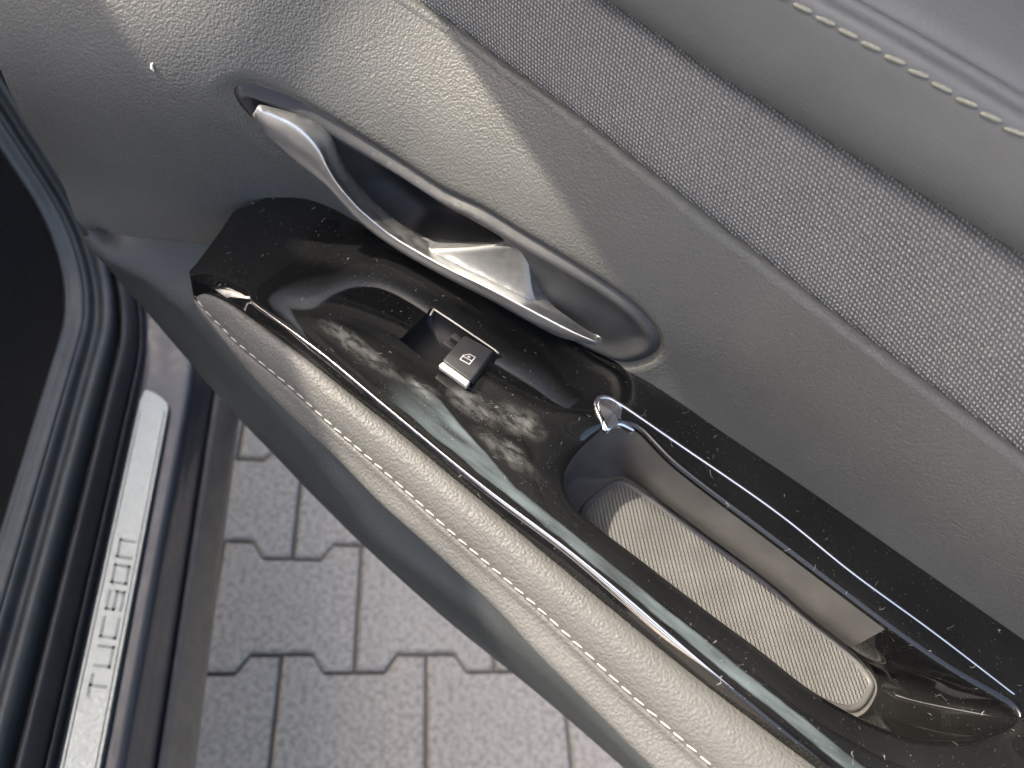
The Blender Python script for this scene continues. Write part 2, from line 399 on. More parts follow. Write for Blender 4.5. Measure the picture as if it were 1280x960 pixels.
def gloss_mat(name):
    """piano-black plastic with dust, lint and finger smears of its own"""
    n = NT(name)
    sp = n.voro(n.obj, 420); cell = n.math('GREATER_THAN', n.math('FRACT', n.math('MULTIPLY', sp.outputs["Distance"], 0.0)), 2)
    col = sp.outputs["Color"]
    sep = n.t.nodes.new("ShaderNodeSeparateColor"); n.t.links.new(col, sep.inputs[0])
    size = n.rng(sep.outputs[0], .55, 1.0, 0.0, .15)
    speck = n.math('LESS_THAN', sp.outputs["Distance"], size)
    sp2 = n.voro(n.obj, 900)
    sep2 = n.t.nodes.new("ShaderNodeSeparateColor"); n.t.links.new(sp2.outputs["Color"], sep2.inputs[0])
    speck2 = n.math('LESS_THAN', sp2.outputs["Distance"], n.rng(sep2.outputs[1], .5, 1.0, 0.0, .20))
    patchy = n.rng(n.noise(n.obj, 30, 3), .35, .65, .25, 1.0)
    specks = n.math('MULTIPLY', n.math('MAXIMUM', speck, speck2), patchy)
    # lint: short curved fibres
    lv = n.add_vec(n.map(n.obj, (1, 1, 1)), n.noisecol(n.obj, 120, 1), .012)
    lint = n.voro(lv, 95, 'DISTANCE_TO_EDGE')
    lintm = n.math('MULTIPLY', n.math('LESS_THAN', lint.outputs["Distance"], .012), n.rng(n.noise(n.obj, 170, 1), .66, .70))
    # smears around the window switch
    def blob(x, y, rx, ry, rot=0.0):
        mp = n.map(n.obj, (1, 1, 0), (0, 0, 0), (-x, -y, 0))
        mp = n.map(mp, (1 / rx, 1 / ry, 0), (0, 0, rot))
        mp = n.add_vec(mp, n.noisecol(n.obj, 70, 3), .9)
        g = n.t.nodes.new("ShaderNodeVectorMath"); g.operation = 'DISTANCE'
        n.t.links.new(mp, g.inputs[0]); g.inputs[1].default_value = (.45, .45, .45)
        mz = n.map(mp, (1, 1, 0)); n.t.links.new(mz, g.inputs[0]); g.inputs[1].default_value = (.45, .45, 0)
        return n.rng(g.outputs[1], 1.0, .35)
    b = blob(-.088, .196, .022, .009, .5)
    for a in ((-.067, .204, .016, .010, .3), (-.112, .185, .012, .006, .2), (-.060, .186, .020, .007, .2), (-.150, .182, .03, .006, .1)):
        b = n.math('MAXIMUM', b, blob(*a))
    wisps = n.rng(n.noise(n.map(n.obj, (110, 260, 60), (0, 0, .9)), 1.0, 4, .6, .3), .40, .70)
    smear = n.math('MULTIPLY', b, n.math('MULTIPLY_ADD', wisps, .8, .08))
    film = n.rng(n.noise(n.obj, 22, 4), .3, .75, .005, .023)
    # pale sky reflection painted into the colour along the front edge
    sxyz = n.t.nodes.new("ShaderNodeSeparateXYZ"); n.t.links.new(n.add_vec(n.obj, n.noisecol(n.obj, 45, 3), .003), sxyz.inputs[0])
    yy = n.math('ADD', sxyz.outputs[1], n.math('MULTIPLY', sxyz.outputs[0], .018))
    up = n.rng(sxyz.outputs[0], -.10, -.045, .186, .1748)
    sky_streak = n.math('MULTIPLY', n.rng(n.math('SUBTRACT', up, yy), -.0004, .0008), n.rng(yy, .1685, .1695))
    sky_streak = n.math('MULTIPLY', sky_streak, n.math('MULTIPLY', n.rng(sxyz.outputs[0], -.125, -.085), n.rng(sxyz.outputs[0], .17, .12)))
    sky_streak = n.math('MULTIPLY', sky_streak, n.rng(n.noise(n.map(n.obj, (30, 160, 1)), 1.0, 4), .3, .7, .2, 1.0))
    f = n.math('ADD', film, n.math('MULTIPLY', smear, .22))
    f = n.math('MAXIMUM', f, n.math('MULTIPLY', specks, .30))
    f = n.math('MAXIMUM', f, n.math('MULTIPLY', lintm, .45), clamp=True)
    c = n.mix(f, (.0030, .0034, .0038), n.mix(b, (.36, .345, .32), (.50, .51, .50)))
    c = n.mix(n.math('MULTIPLY', sky_streak, .26), c, (.40, .50, .53))
    r = n.math('ADD', n.rng(n.noise(n.obj, 40, 3), .3, .7, .025, .06), n.math('MULTIPLY', smear, .28))
    r = n.math('ADD', r, n.math('MULTIPLY', specks, .35), clamp=True)
    n.set(color=c, rough=r, spec=.6)
    n.bump(n.noise(n.obj, 60, 2), .00003, .4)
    return n.m

def plain(name, col, rough, metal=0.0, noise_scale=60, var=.15, bump=0.0, bscale=900, spec=.5, coat=0.0):
    n = NT(name)
    f = n.noise(n.obj, noise_scale, 4)
    n.set(color=n.mix(n.rng(f, .3, .7), tuple(c * (1 - var) for c in col), tuple(min(1, c * (1 + var)) for c in col)),
          rough=n.rng(n.noise(n.obj, noise_scale * 2.3, 3), .3, .7, max(rough - .06, .02), rough + .06), metal=metal, spec=spec, coat=coat)
    if bump: n.bump(n.noise(n.obj, bscale, 3), bump)
    return n.m

def fabric_mat():
    n = NT("woven_grey_fabric")
    p = .00185
    v = n.add_vec(n.uv, n.noisecol(n.obj, 260, 2), .0011)
    m = n.map(v, (2 * math.pi / p,) * 3, (0, 0, math.radians(9)))
    s = n.t.nodes.new("ShaderNodeSeparateXYZ"); n.t.links.new(m, s.inputs[0])
    a = n.math('ADD', s.outputs[0], n.math('MULTIPLY', s.outputs[1], .5))
    b = s.outputs[1]
    w = n.math('MULTIPLY', n.math('MULTIPLY_ADD', n.math('COSINE', a), .5, .5), n.math('MULTIPLY_ADD', n.math('COSINE', b), .5, .5))
    thread = n.noise(n.map(n.uv, (500, 1400, 1), (0, 0, .4)), 1.0, 3)
    k = n.math('ADD', n.rng(w, .12, .7), n.math('MULTIPLY_ADD', thread, 1.0, -.48), clamp=True)
    big = n.noise(n.obj, 25, 3)
    dark = n.mix(n.rng(big, .3, .7), (.098, .097, .096), (.120, .119, .117))
    c = n.mix(k, dark, (.40, .396, .385))
    n.set(color=c, rough=.85, spec=.25, sheen=.15)
    n.bump(n.math('MULTIPLY_ADD', thread, .4, w), .0007, 1.0)
    return n.m

def mat_rubber():
    n = NT("ribbed_grey_rubber")
    p = .0021
    m = n.map(n.obj, (1, 1, 1), (0, 0, math.radians(-43.5)))
    s = n.t.nodes.new("ShaderNodeSeparateXYZ"); n.t.links.new(m, s.inputs[0])
    zig = n.math('PINGPONG', n.math('MULTIPLY', s.outputs[1], 1 / p), .5)
    ph = n.math('ADD', n.math('MULTIPLY', s.outputs[0], 1 / p), n.math('MULTIPLY', zig, .62))
    w = n.math('MULTIPLY_ADD', n.math('COSINE', n.math('MULTIPLY', ph, 2 * math.pi)), .5, .5)
    c = n.mix(n.rng(n.noise(n.obj, 40, 3), .3, .7), (.125, .125, .12), (.17, .17, .163))
    n.set(color=c, rough=.5, spec=.5)
    n.bump(n.rng(w, .15, .85), .0018, 1.0)
    return n.m

def concrete():
    n = NT("grey_paving_concrete")
    info = n.t.nodes.new("ShaderNodeObjectInfo")
    fine = n.noise(n.obj, 420, 4, .7)
    mid = n.noise(n.obj, 38, 4)
    c = n.mix(n.rng(fine, .32, .68), (.27, .235, .18), (.60, .525, .425))
    c = n.mix(n.rng(mid, .3, .75, 0, .45), c, (.32, .285, .235))
    blot = n.noise(n.obj, 130, 3, .6)
    c = n.mix(n.rng(blot, .42, .66, 0, .7), c, (.17, .155, .13))
    st = n.voro(n.obj, 260); sp = n.math('LESS_THAN', st.outputs["Distance"], .18)
    c = n.mix(n.math('MULTIPLY', sp, .35), c, (.72, .70, .66))
    c = n.mix(n.rng(info.outputs["Random"], 0, 1, 0, .22), c, (.30, .29, .28))
    n.set(color=c, rough=.9, spec=.2)
    n.bump(n.math('MULTIPLY_ADD', mid, .7, fine), .0016)
    return n.m

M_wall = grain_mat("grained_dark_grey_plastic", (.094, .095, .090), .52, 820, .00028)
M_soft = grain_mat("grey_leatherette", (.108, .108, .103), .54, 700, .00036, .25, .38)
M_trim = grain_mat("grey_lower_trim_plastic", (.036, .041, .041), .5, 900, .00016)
M_upper = grain_mat("smooth_grey_upper_trim", (.150, .156, .156), .42, 1000, .00010)
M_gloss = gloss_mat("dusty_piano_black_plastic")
M_fabric = fabric_mat()
M_rubber = mat_rubber()
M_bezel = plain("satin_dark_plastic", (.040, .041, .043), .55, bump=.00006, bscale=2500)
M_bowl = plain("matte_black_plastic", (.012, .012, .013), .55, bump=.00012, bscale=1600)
M_cup = plain("fine_grain_dark_plastic", (.095, .091, .084), .5, bump=.00022, bscale=1500)
M_satin = plain("satin_silver", (.66, .67, .67), .42, metal=1.0, var=.05, noise_scale=120)
M_plate = plain("satin_grey_silver", (.27, .275, .275), .58, metal=1.0, var=.05, noise_scale=150)
M_silver = plain("silver_accent", (.72, .70, .65), .38, metal=.6, var=.06)
M_highlight = plain("bright_accent", (.78, .78, .80), .16, metal=1.0, var=.03)  # metal that stands in for highlights on the gloss black edges
M_white = plain("white_print", (.80, .80, .80), .6, var=.03)
M_thread = plain("pale_grey_thread", (.42, .41, .37), .8, var=.2, noise_scale=900, bump=.0002, bscale=3000)
M_thread2 = plain("beige_thread", (.36, .36, .30), .8, var=.2, noise_scale=900, bump=.0002, bscale=3000)
M_paint = plain("dark_blue_grey_car_paint", (.030, .036, .048), .36, coat=.15, var=.1)
M_sill = plain("dark_sill_plastic", (.056, .064, .066), .45, bump=.0001, bscale=1200)
M_seal = plain("black_rubber_seal", (.022, .025, .028), .5, bump=.0001, bscale=900)
M_clad = plain("matte_grey_cladding", (.13, .125, .115), .6, bump=.0002, bscale=700)
M_carpet = plain("black_carpet", (.003, .0036, .0046), .95, noise_scale=500, var=.6, bump=.003, bscale=420)
M_steel = plain("brushed_scuff_steel", (.26, .285, .285), .45, metal=1.0, var=.04, noise_scale=200)
M_letter = plain("pressed_letter_steel", (.215, .236, .24), .55, metal=1.0, var=.04)
M_conc = concrete()
M_sand = plain("dark_joint_sand", (.19, .17, .14), .95, noise_scale=300, var=.35, bump=.002, bscale=500)
M_lint = plain("white_lint", (.8, .78, .7), .9)

M_glass_ = NT("tinted_privacy_glass")
def build_glass(n):
    tr = n.t.nodes.new("ShaderNodeBsdfTransparent"); tr.inputs[0].default_value = (.30, .30, .29, 1)
    gl = n.t.nodes.new("ShaderNodeBsdfGlossy"); gl.inputs["Roughness"].default_value = .02
    fr = n.t.nodes.new("ShaderNodeFresnel"); fr.inputs[0].default_value = 1.5
    mx = n.t.nodes.new("ShaderNodeMixShader")
    n.t.links.new(fr.outputs[0], mx.inputs[0]); n.t.links.new(tr.outputs[0], mx.inputs[1]); n.t.links.new(gl.outputs[0], mx.inputs[2])
    n.t.links.new(mx.outputs[0], n.out.inputs[0])
    return n.m
M_glass = build_glass(M_glass_)

# ------------------------------------------------------------------ ground: interlocking concrete blocks
GZ = -0.82
gcen = np.array([-.309, .266]); ga = np.array([.1515, .1291]); ga /= np.linalg.norm(ga); gb = np.array([-ga[1], ga[0]])
g = mesh("pavement", [(-12, -12, GZ - .010), (12, -12, GZ - .010), (12, 12, GZ - .010), (-12, 12, GZ - .010)], [(0, 1, 2, 3)], M_sand, smooth_=False)
tag(g, "grey concrete block pavement under the open door", "pavement", kind="structure")
def block_mesh():
    hw, hh, am = .100, .0825, .0125
    e, s = .043, .017
    xs = [(-hw, 1), (-hw + e, 1), (-hw + e + s, -1), (hw - e - s, -1), (hw - e, 1), (hw, 1)]
    pts = [(x, -hh - k * am) for x, k in xs] + [(x, hh + k * am) for x, k in xs[::-1]]
    def shrink(d):   # true inset: every edge moves in by d
        out = []
        Q = [np.array(p) for p in pts]; m_ = len(Q)
        for i in range(m_):
            a, b, c = Q[i-1], Q[i], Q[(i+1) % m_]
            e1 = (b - a) / np.linalg.norm(b - a); e2 = (c - b) / np.linalg.norm(c - b)
            n1 = np.array([-e1[1], e1[0]]); n2 = np.array([-e2[1], e2[0]])
            h_ = n1 + n2; h_ = h_ / (h_ @ h_) * 2
            out.append(b + h_ * d)
        return np.array(out)
    P = shrink(.0028)
    inn = shrink(.0068)
    V = [(x, y, -.03) for x, y in P] + [(x, y, -.0035) for x, y in P] + [(x, y, 0) for x, y in inn]
    n = len(P)
    F = [(i, (i+1) % n, n + (i+1) % n, n + i) for i in range(n)] + [(n+i, n+(i+1) % n, 2*n+(i+1) % n, 2*n+i) for i in range(n)]
    t = 2 * n
    F += [(t+0, t+1, t+10, t+11), (t+1, t+2, t+9, t+10), (t+2, t+3, t+8, t+9), (t+3, t+4, t+7, t+8), (t+4, t+5, t+6, t+7)]
    me = bpy.data.meshes.new("paving_block"); me.from_pydata(V, [], F); me.update()
    me.materials.append(M_conc)
    return me
bme = block_mesh()
ang = math.atan2(ga[1], ga[0])
for j in range(-6, 7):
    for i in range(-7, 8):
        a = i * .20 + (.10 if j % 2 else 0); b = j * .165
        q = gcen + ga * a + gb * b
        if np.linalg.norm(q - np.array([-.15, .25])) > 1.15: continue
        o = bpy.data.objects.new("paving_block", bme); C.objects.link(o)
        o.location = (q[0], q[1], GZ + random.uniform(-.0015, .0015))
        o.rotation_euler = (random.uniform(-.006, .006), random.uniform(-.006, .006), ang + random.uniform(-.008, .008))
        adopt(o, g)

# ------------------------------------------------------------------ car body beside the door
S = np.array([-.673401, .739277, 0]); N = np.array([.739277, .673401, 0]); P0 = np.array([-.350299, .138829, 0])
body = empty("parked_car", (-.36, .18, GZ), "dark parked car with its rear door open beside the sill", "car")
def sillpt(s, n_, z, s0=None, r=.14, lean=.45, tmax=1.25):
    """a point of the sill; beyond s0 the section bends up into the centre pillar"""
    if s0 is None or s <= s0:
        return P0 + S * s + N * n_ + np.array([0, 0, z])
    zb = -.33; h = z - zb
    th = min((s - s0) / r, tmax); rest = max((s - s0) - r * tmax, 0)
    fs = (r - h) * math.sin(th) + rest * math.cos(tmax)
    dz = r - (r - h) * math.cos(th) + rest * math.sin(tmax)
    return P0 + S * (s0 + fs) + N * (n_ - lean * (dz - h)) + np.array([0, 0, zb + dz])
def sweep(name, prof, s_a, s_b, material, s0=None, r=.14, count=60, sharp=None, lean=.45):
    pr = spline(prof, 6 * len(prof)) if len(prof) > 2 else np.array(prof)
    rows = [[sillpt(s, a, b, s0, r, lean) for s in np.linspace(s_a, s_b, count)] for a, b in pr]
    return loft(name, rows, material, body, sharp=sharp)
sweep("carpet", [(-.60, -.37), (-.30, -.365), (-.12, -.36), (-.078, -.34), (-.072, -.31)], -.6, .55, M_carpet, s0=.14)
sweep("sill_trim", [(-.080, -.345), (-.073, -.302), (-.066, -.299), (-.0575, -.299), (-.0565, -.3025), (-.0555, -.299), (-.0525, -.301), (-.050, -.310), (-.045, -.309), (-.040, -.301), (-.034, -.304), (-.0305, -.325)], -.6, .62, M_sill, s0=.13)
sweep("door_seal", [(-.032, -.335), (-.0285, -.322), (-.026, -.311), (-.022, -.3085), (-.018, -.313), (-.0135, -.325), (-.012, -.336)], -.6, .62, M_seal, s0=.12)
sweep("seal_lip", [(-.0138, -.337), (-.0115, -.326), (-.0092, -.3265), (-.0078, -.337)], -.6, .62, M_seal, s0=.115)
sweep("painted_sill", [(-.014, -.338), (-.006, -.3365), (.004, -.336), (.016, -.3362), (.027, -.336), (.0325, -.3362), (.0362, -.338), (.0385, -.344), (.0405, -.353)], -.6, .62, M_paint, s0=.10, r=.20, lean=.30)
sweep("rocker_panel", [(.0400, -.352), (.0425, -.362), (.0450, -.375), (.0468, -.388), (.0462, -.40)], -.6, 1.2, M_paint)
sweep("rocker_groove", [(.0450, -.40), (.0470, -.392), (.0485, -.398)], -.6, 1.2, M_seal)
sweep("sill_cladding", [(.0478, -.402), (.0486, -.390), (.0505, -.3865), (.0540, -.392), (.0600, -.405), (.0655, -.422), (.0665, -.440), (.060, -.50), (.02, -.60), (-.1, -.64)], -.6, 1.2, M_clad)
# scuff plate
pl = [(-.0050, -.0036), (.0228, .0260)]
def plate():
    s_pts = np.linspace(-.6, .080, 60)
    out = [(s, -.0046) for s in s_pts] + [(.092, -.0030), (.0945, .000), (.0925, .006), (.087, .014), (.080, .0205), (.074, .0222)] + [(s, .0225) for s in s_pts[::-1] if s < .066]
    P = np.array(out)
    inn = offset_poly(P, .0012)
    V = [P0 + S*s + N*n_ + np.array([0, 0, -.3355]) for s, n_ in P] + [P0 + S*s + N*n_ + np.array([0, 0, -.3310]) for s, n_ in P] + [P0 + S*s + N*n_ + np.array([0, 0, -.3300]) for s, n_ in inn]
    n = len(P)
    F = [(i, (i+1) % n, n+(i+1) % n, n+i) for i in range(n)] + [(n+i, n+(i+1) % n, 2*n+(i+1) % n, 2*n+i) for i in range(n)] + [tuple(range(2*n, 3*n))]
    return mesh("scuff_plate", V, F, M_steel, body, sharp=35)
sp = plate()
for nn in (-.0015, .0188):
    rows = [[P0 + S*s + N*(nn + d) + np.array([0, 0, -.3298 + h]) for s in np.linspace(-.6, .070, 30)] for d, h in ((-.0006, -.0004), (-.0003, .0005), (.0003, .0005), (.0006, -.0004))]
    loft("pressed_line", rows, M_steel, sp)
def lettering():
    """the six pressed letters, drawn with straight strokes on a 1 x 1 grid"""
    G = {'T': [((0, 1), (1, 1)), ((.5, 1), (.5, 0))],
         'U': [((0, 1), (0, 0)), ((0, 0), (1, 0)), ((1, 0), (1, 1))],
         'C': [((1, 1), (0, 1)), ((0, 1), (0, 0)), ((0, 0), (1, 0))],
         'S': [((1, 1), (0, 1)), ((0, 1), (0, .5)), ((0, .5), (1, .5)), ((1, .5), (1, 0)), ((1, 0), (0, 0))],
         'O': [((0, 0), (0, 1)), ((0, 1), (1, 1)), ((1, 1), (1, 0)), ((1, 0), (0, 0))],
         'N': [((0, 0), (0, 1)), ((0, 1), (1, 1)), ((1, 1), (1, 0))]}
    V = []; F = []
    W_, H_, gap, st = .0142, .0104, .0070, .0011
    s0_ = -.1765
    for k, ch in enumerate("TUCSON"):
        for (x1, y1), (x2, y2) in G[ch]:
            a = np.array([x1 * W_ + y1 * H_ * .18, y1 * H_]); b = np.array([x2 * W_ + y2 * H_ * .18, y2 * H_])
            d = (b - a) / np.linalg.norm(b - a); nn = np.array([-d[1], d[0]]) * st
            a = a - d * st; b = b + d * st
            base = len(V)
            for h in (-.3304, -.32965):
                for q in (a - nn, b - nn, b + nn, a + nn):
                    V.append(P0 + S * (s0_ + k * (W_ + gap) + q[0]) + N * (.0150 - q[1]) + np.array([0, 0, h]))
            F += [tuple(base + i for i in f) for f in BOX]
    return mesh("lettering", V, F, M_letter, sp, smooth_=False)
lettering()
# roof and centre pillar above the frame: they shade the front of the door
def slab(name, pts, t, material, parent):
    V = [np.array(p) for p in pts] + [np.array(p) + np.array([0, 0, t]) for p in pts]
    return bevelled(name, V, BOX, material, parent, .012)
re_ = np.array([-.80, -.143, .80]) - N * .045
slab("roof", [re_ + S*1.6, re_ - S*1.8, re_ - S*1.8 - N*1.2, re_ + S*1.6 - N*1.2], .06, M_paint, body)

# inside of the car behind the sill: centre pillar, far side and the front seat back
M_cabin = plain("black_cabin_lining", (.02, .021, .023), .8, bump=.0006, bscale=200)
def at_sill(s, n_, z): return P0 + S * s + N * n_ + np.array([0, 0, z])
def block(name, s0_, s1_, n0_, n1_, z0_, z1_, lean, mat_, w_=.03):
    V = [at_sill(s0_, n0_, z0_), at_sill(s1_, n0_, z0_), at_sill(s1_, n1_, z0_), at_sill(s0_, n1_, z0_)]
    V += [at_sill(s0_, n0_ + lean, z1_), at_sill(s1_, n0_ + lean, z1_), at_sill(s1_, n1_ + lean, z1_), at_sill(s0_, n1_ + lean, z1_)]
    return bevelled(name, V, BOX, mat_, body, w_)
block("centre_pillar", .36, .56, -.20, -.06, -.30, .80, -.33, M_cabin)
block("far_side", -1.6, 1.5, -1.62, -1.50, -.45, .55, 0, M_cabin)
block("front_seat_back", .42, .60, -.95, -.42, -.25, .45, 0, M_cabin, .06)
block("rear_seat", -.95, -.35, -1.40, -.30, -.37, -.12, 0, M_cabin, .06)

# ------------------------------------------------------------------ the open door
door = body
XR = .30

YB_X = [-.60, -.40, -.36, -.32, -.28, -.262, -.25, -.235, -.21, -.18, -.12, -.06, 0, .1, .3, .5]
YB_Y = [.030, .125, .147, .168, .193, .2085, .222, .2365, .248, .255, .262, .268, .2725, .274, .2745, .2745]
def yw(x, z):
    z = np.asarray(z, float); x = np.asarray(x, float)
    t = np.clip((z + .02) / .16, 0, 1)
    L = .12 + .73 * smooth(.06, .24, -x); z0 = .048 + .032 * smooth(.08, .26, -x); w_ = .010
    return pchip(YB_X, YB_Y, x) - (.004 + .008 * smooth(0, .12, -x)) * (.5 - .5 * np.cos(2 * math.pi * t)) + L * w_ * np.log1p(np.exp(np.minimum((z - z0) / w_, 30)))

f_crest = curve_x(D['crest']); f_back = curve_x(D['panel_back'])
f_u0 = curve_x(D['u0']); f_ust = curve_x(D['ust']); f_upip = curve_x(D['upip'])
xs = np.linspace(-.36, XR, 140)
c0 = D['crest'][0]
cz = np.where(xs < c0[0], c0[2] + (xs - c0[0]) * -.35, f_crest(xs)[1])
cy = yw(xs, cz)
bez = spline(D['bezel'][:, [0, 2]], 200, True)
bowl = spline(D['bowl'][:, [0, 2]], 160, True)
for _ in range(10):
    bowl = .25 * np.roll(bowl, 1, 0) + .5 * bowl + .25 * np.roll(bowl, -1, 0)
    bez = .25 * np.roll(bez, 1, 0) + .5 * bez + .25 * np.roll(bez, -1, 0)

# middle panel (grained), with the hole for the handle bezel
edge = spline(D['walledge'][:, [0, 2]], 24)
edge_top = np.array([[-.352, .125], [-.360, cz[0]]])
fb_x = np.linspace(-.249, XR, 90)
bottom = np.stack([fb_x, f_back(fb_x)[1] - .012], 1)
outer = np.vstack([edge_top[::-1], edge, D['ledge_back'][1:4][:, [0, 2]] - np.array([0, .006]), [[-.256, -.012]], bottom, np.stack([xs[::-1], cz[::-1]], 1)])
outer = outer[np.r_[True, np.linalg.norm(np.diff(outer, axis=0), axis=1) > 4e-4]]
def wall3(P):
    x, z = P[:, 0], P[:, 1]
    d = dist(bez, P)
    y = yw(x, z) + .0022 * np.exp(-(d / .0022) ** 2) - .0006 * np.exp(-((d - .006) / .003) ** 2)
    return np.stack([x, y, z], 1)
rings = [offset_poly(bez, -q) for q in (.0008, .0018, .003, .0045, .007)]
wall = cdt("middle_panel", outer, [bez], [], (.006, .0045), wall3, M_wall, door, extra=rings)
# rolled upper edge of the middle panel
roll = [(0, 0), (.0006, .0016), (.0022, .0030), (.0045, .0034), (.0068, .0022), (.0085, -.001), (.0095, -.007)]
loft("rolled_edge", [np.stack([xs, cy + a, cz + b], 1) for a, b in roll], M_wall, door)
# front edge of the door towards the hinge
ev = np.vstack([edge_top[::-1], edge])
ey = yw(ev[:, 0], ev[:, 1])
loft("door_front_edge", [np.stack([ev[:, 0] - a, ey + b, ev[:, 1]], 1) for a, b in ((0, 0), (.0022, .0012), (.0035, .005), (.004, .02), (.02, .10), (.03, .25))], M_seal, door)

# cloth insert
uy, uz = f_u0(xs)
rows = []
for t in np.linspace(0, 1, 22):
    y = cy + .0090 + (uy + .011 - cy - .0090) * t; z = cz - .004 + (uz + .006 - cz + .004) * t
    bul = math.sin(math.pi * t) ** .8 * .0055
    rows.append(np.stack([xs, y - bul * .87, z + bul * .45], 1))
loft("cloth_insert", rows, M_fabric, door)

# upper trim
sy, sz = f_ust(xs); py, pz = f_upip(xs)
upp = [(uy + .012, uz + .005), (uy + .006, uz - .0015), (uy + .001, uz - .0025), (uy - .0035, uz + .001), (uy - .0075, uz + .008), (uy - .010, uz + .018), (sy - .0015, sz - .010), (sy - .0012, sz - .004), (sy + .0002, sz), (sy + .0022, sz + .0016), (sy + .0034, sz + .0014)]
A = np.array([np.stack([xs, a, b], 1) for a, b in upp])
A = np.array([spline(A[:, k], 40) for k in range(A.shape[1])]).transpose(1, 0, 2)
loft("upper_trim", A, M_upper, door)
pip = [(sy + .0030, sz + .0008), (sy + .0032, sz + .0030), (sy + .0046, sz + .0046), (sy + .0066, sz + .0046), (sy + .0082, sz + .0030), (sy + .0086, sz + .0010)]
A = np.array([np.stack([xs, a, b], 1) for a, b in pip]); A = np.array([spline(A[:, k], 20) for k in range(A.shape[1])]).transpose(1, 0, 2)
loft("piping", A, M_upper, door)
tp = [(sy + .0084, sz + .0006), (sy + .0095, sz + .0040), (sy + .013, sz + .0085), (sy + .026, sz + .0175), (sy + .040, sz + .0240), (sy + .054, sz + .026), (sy + .064, sz + .022), (sy + .068, sz + .0)]
A = np.array([np.stack([xs, a, b], 1) for a, b in tp]); A = np.array([spline(A[:, k], 30) for k in range(A.shape[1])]).transpose(1, 0, 2)
loft("top_pad", A, M_upper, door)

def stitch_mesh(name, L, w_, h_, material):
    V = []; F = []
    prof = [(-.5, .35), (-.42, .75), (-.25, 1.0), (.25, 1.0), (.42, .75), (.5, .35)]
    for t, k in prof:
        arch = (1 - (2 * t) ** 2) * .35
        for a in np.linspace(0, 2 * math.pi, 6, endpoint=False):
            V.append((t * L, math.cos(a) * w_ * k * .5, (math.sin(a) * .5 * k + arch) * h_))
    for i in range(len(prof) - 1):
        for k in range(6): F.append((i*6+k, i*6+(k+1) % 6, (i+1)*6+(k+1) % 6, (i+1)*6+k))
    F += [tuple(range(6))[::-1], tuple(30 + k for k in range(6))]
    me = bpy.data.meshes.new(name); me.from_pydata(V, [], F); me.update(); me.shade_smooth(); me.materials.append(material)
    return me
def stitches(path, nrm, pitch, me, parent, lift, skew=0.0):
    d = np.r_[0, np.cumsum(np.linalg.norm(np.diff(path, axis=0), axis=1))]
    k = 0; s = pitch * .5
    while s < d[-1] - pitch * .5:
        p = np.array([np.interp(s, d, path[:, i]) for i in range(3)])
        q = np.array([np.interp(s + .002, d, path[:, i]) for i in range(3)])
        t = Vector(q - p).normalized(); n_ = Vector(nrm).normalized()
        b = n_.cross(t).normalized(); n_ = t.cross(b)
        rot = Matrix((t, b, n_)).transposed().to_4x4() @ Matrix.Rotation(skew + random.uniform(-.05, .05), 4, 'Z')
        o = bpy.data.objects.new("stitch", me); C.objects.link(o)
        adopt(o, parent)
        o.matrix_basis = Matrix.Translation(Vector(p) + n_ * lift) @ rot
        s += pitch * random.uniform(.97, 1.03)
xq = np.linspace(-.20, .12, 60)
qy, qz = f_ust(xq)
stitches(np.stack([xq, qy - .0012, qz - .003], 1), (0, -.85, .5), .0088, stitch_mesh("stitch", .0072, .0016, .0013, M_thread2), door, .0004, .12)

# handle bezel: rim, plate and finger bowl in one moulding
def bez3(P):
    x, z = P[:, 0], P[:, 1]
    d = dist(bez, P); di = dist(bowl, P); ins = inside(bowl, P)
    depth = np.where(ins, .024 * (1 - (1 - np.clip(di / .015, 0, 1)) ** 2.2), 0.0)
    right = smooth(-.115, -.055, x)
    off = .0026 * np.exp(-(d / .0016) ** 2) - .0018 * np.exp(-((d - .0042) / .0022) ** 2) * (1 - .7 * right) + right * .0022 * smooth(.004, .014, d)
    return np.stack([x, yw(x, z) + depth + off, z], 1)
br = [offset_poly(bez, q) for q in (.0006, .0014, .0024, .0036, .005, .0065)] + [offset_poly(bowl, q) for q in (-.003, -.0016, -.0008, .0006, .0014, .0026, .004, .006, .0085)]
bz = cdt("handle_bezel", bez, [], [np.vstack([bowl, bowl[:1]])], (.0024, .0022), bez3, M_bezel, door, extra=br)
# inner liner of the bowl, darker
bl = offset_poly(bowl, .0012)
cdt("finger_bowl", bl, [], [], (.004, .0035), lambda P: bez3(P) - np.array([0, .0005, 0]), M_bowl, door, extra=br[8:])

# pull handle
ht, hr, hb = (spline(D[k], 70) for k in ('h_top', 'h_rid', 'h_bot'))
sec = []
for k, (t, r, b) in enumerate(zip(ht, hr, hb)):
    f = k / 69
    thin = .35 + .65 * min(1, math.sin(math.pi * min(max(f, .02), .98)) * 2.2)
    m1 = (t + r) / 2 + np.array([0, -.0012, .0004])
    m2 = (r + b) / 2 + np.array([0, -.0022, -.0004]) * thin
    bb = b + np.array([0, .008 * thin, .001]); tb = t + np.array([0, .008 * thin, -.002])
    sec.append(spline([t, m1, r, m2, b, bb, (bb + tb) / 2 + np.array([0, .002, 0]), tb], 36, True))
sec = [sec[0].mean(0) + (sec[0] - sec[0].mean(0)) * .55 + np.array([-.0012, .001, 0])] + sec + [sec[-1].mean(0) + (sec[-1] - sec[-1].mean(0)) * .4 + np.array([.002, .002, 0])]
pp = spline(D['plate'][:, [0, 2]], 120, True)
for _ in range(14): pp = .25 * np.roll(pp, 1, 0) + .5 * pp + .25 * np.roll(pp, -1, 0)
barline = D['h_top'][:, [0, 2]]
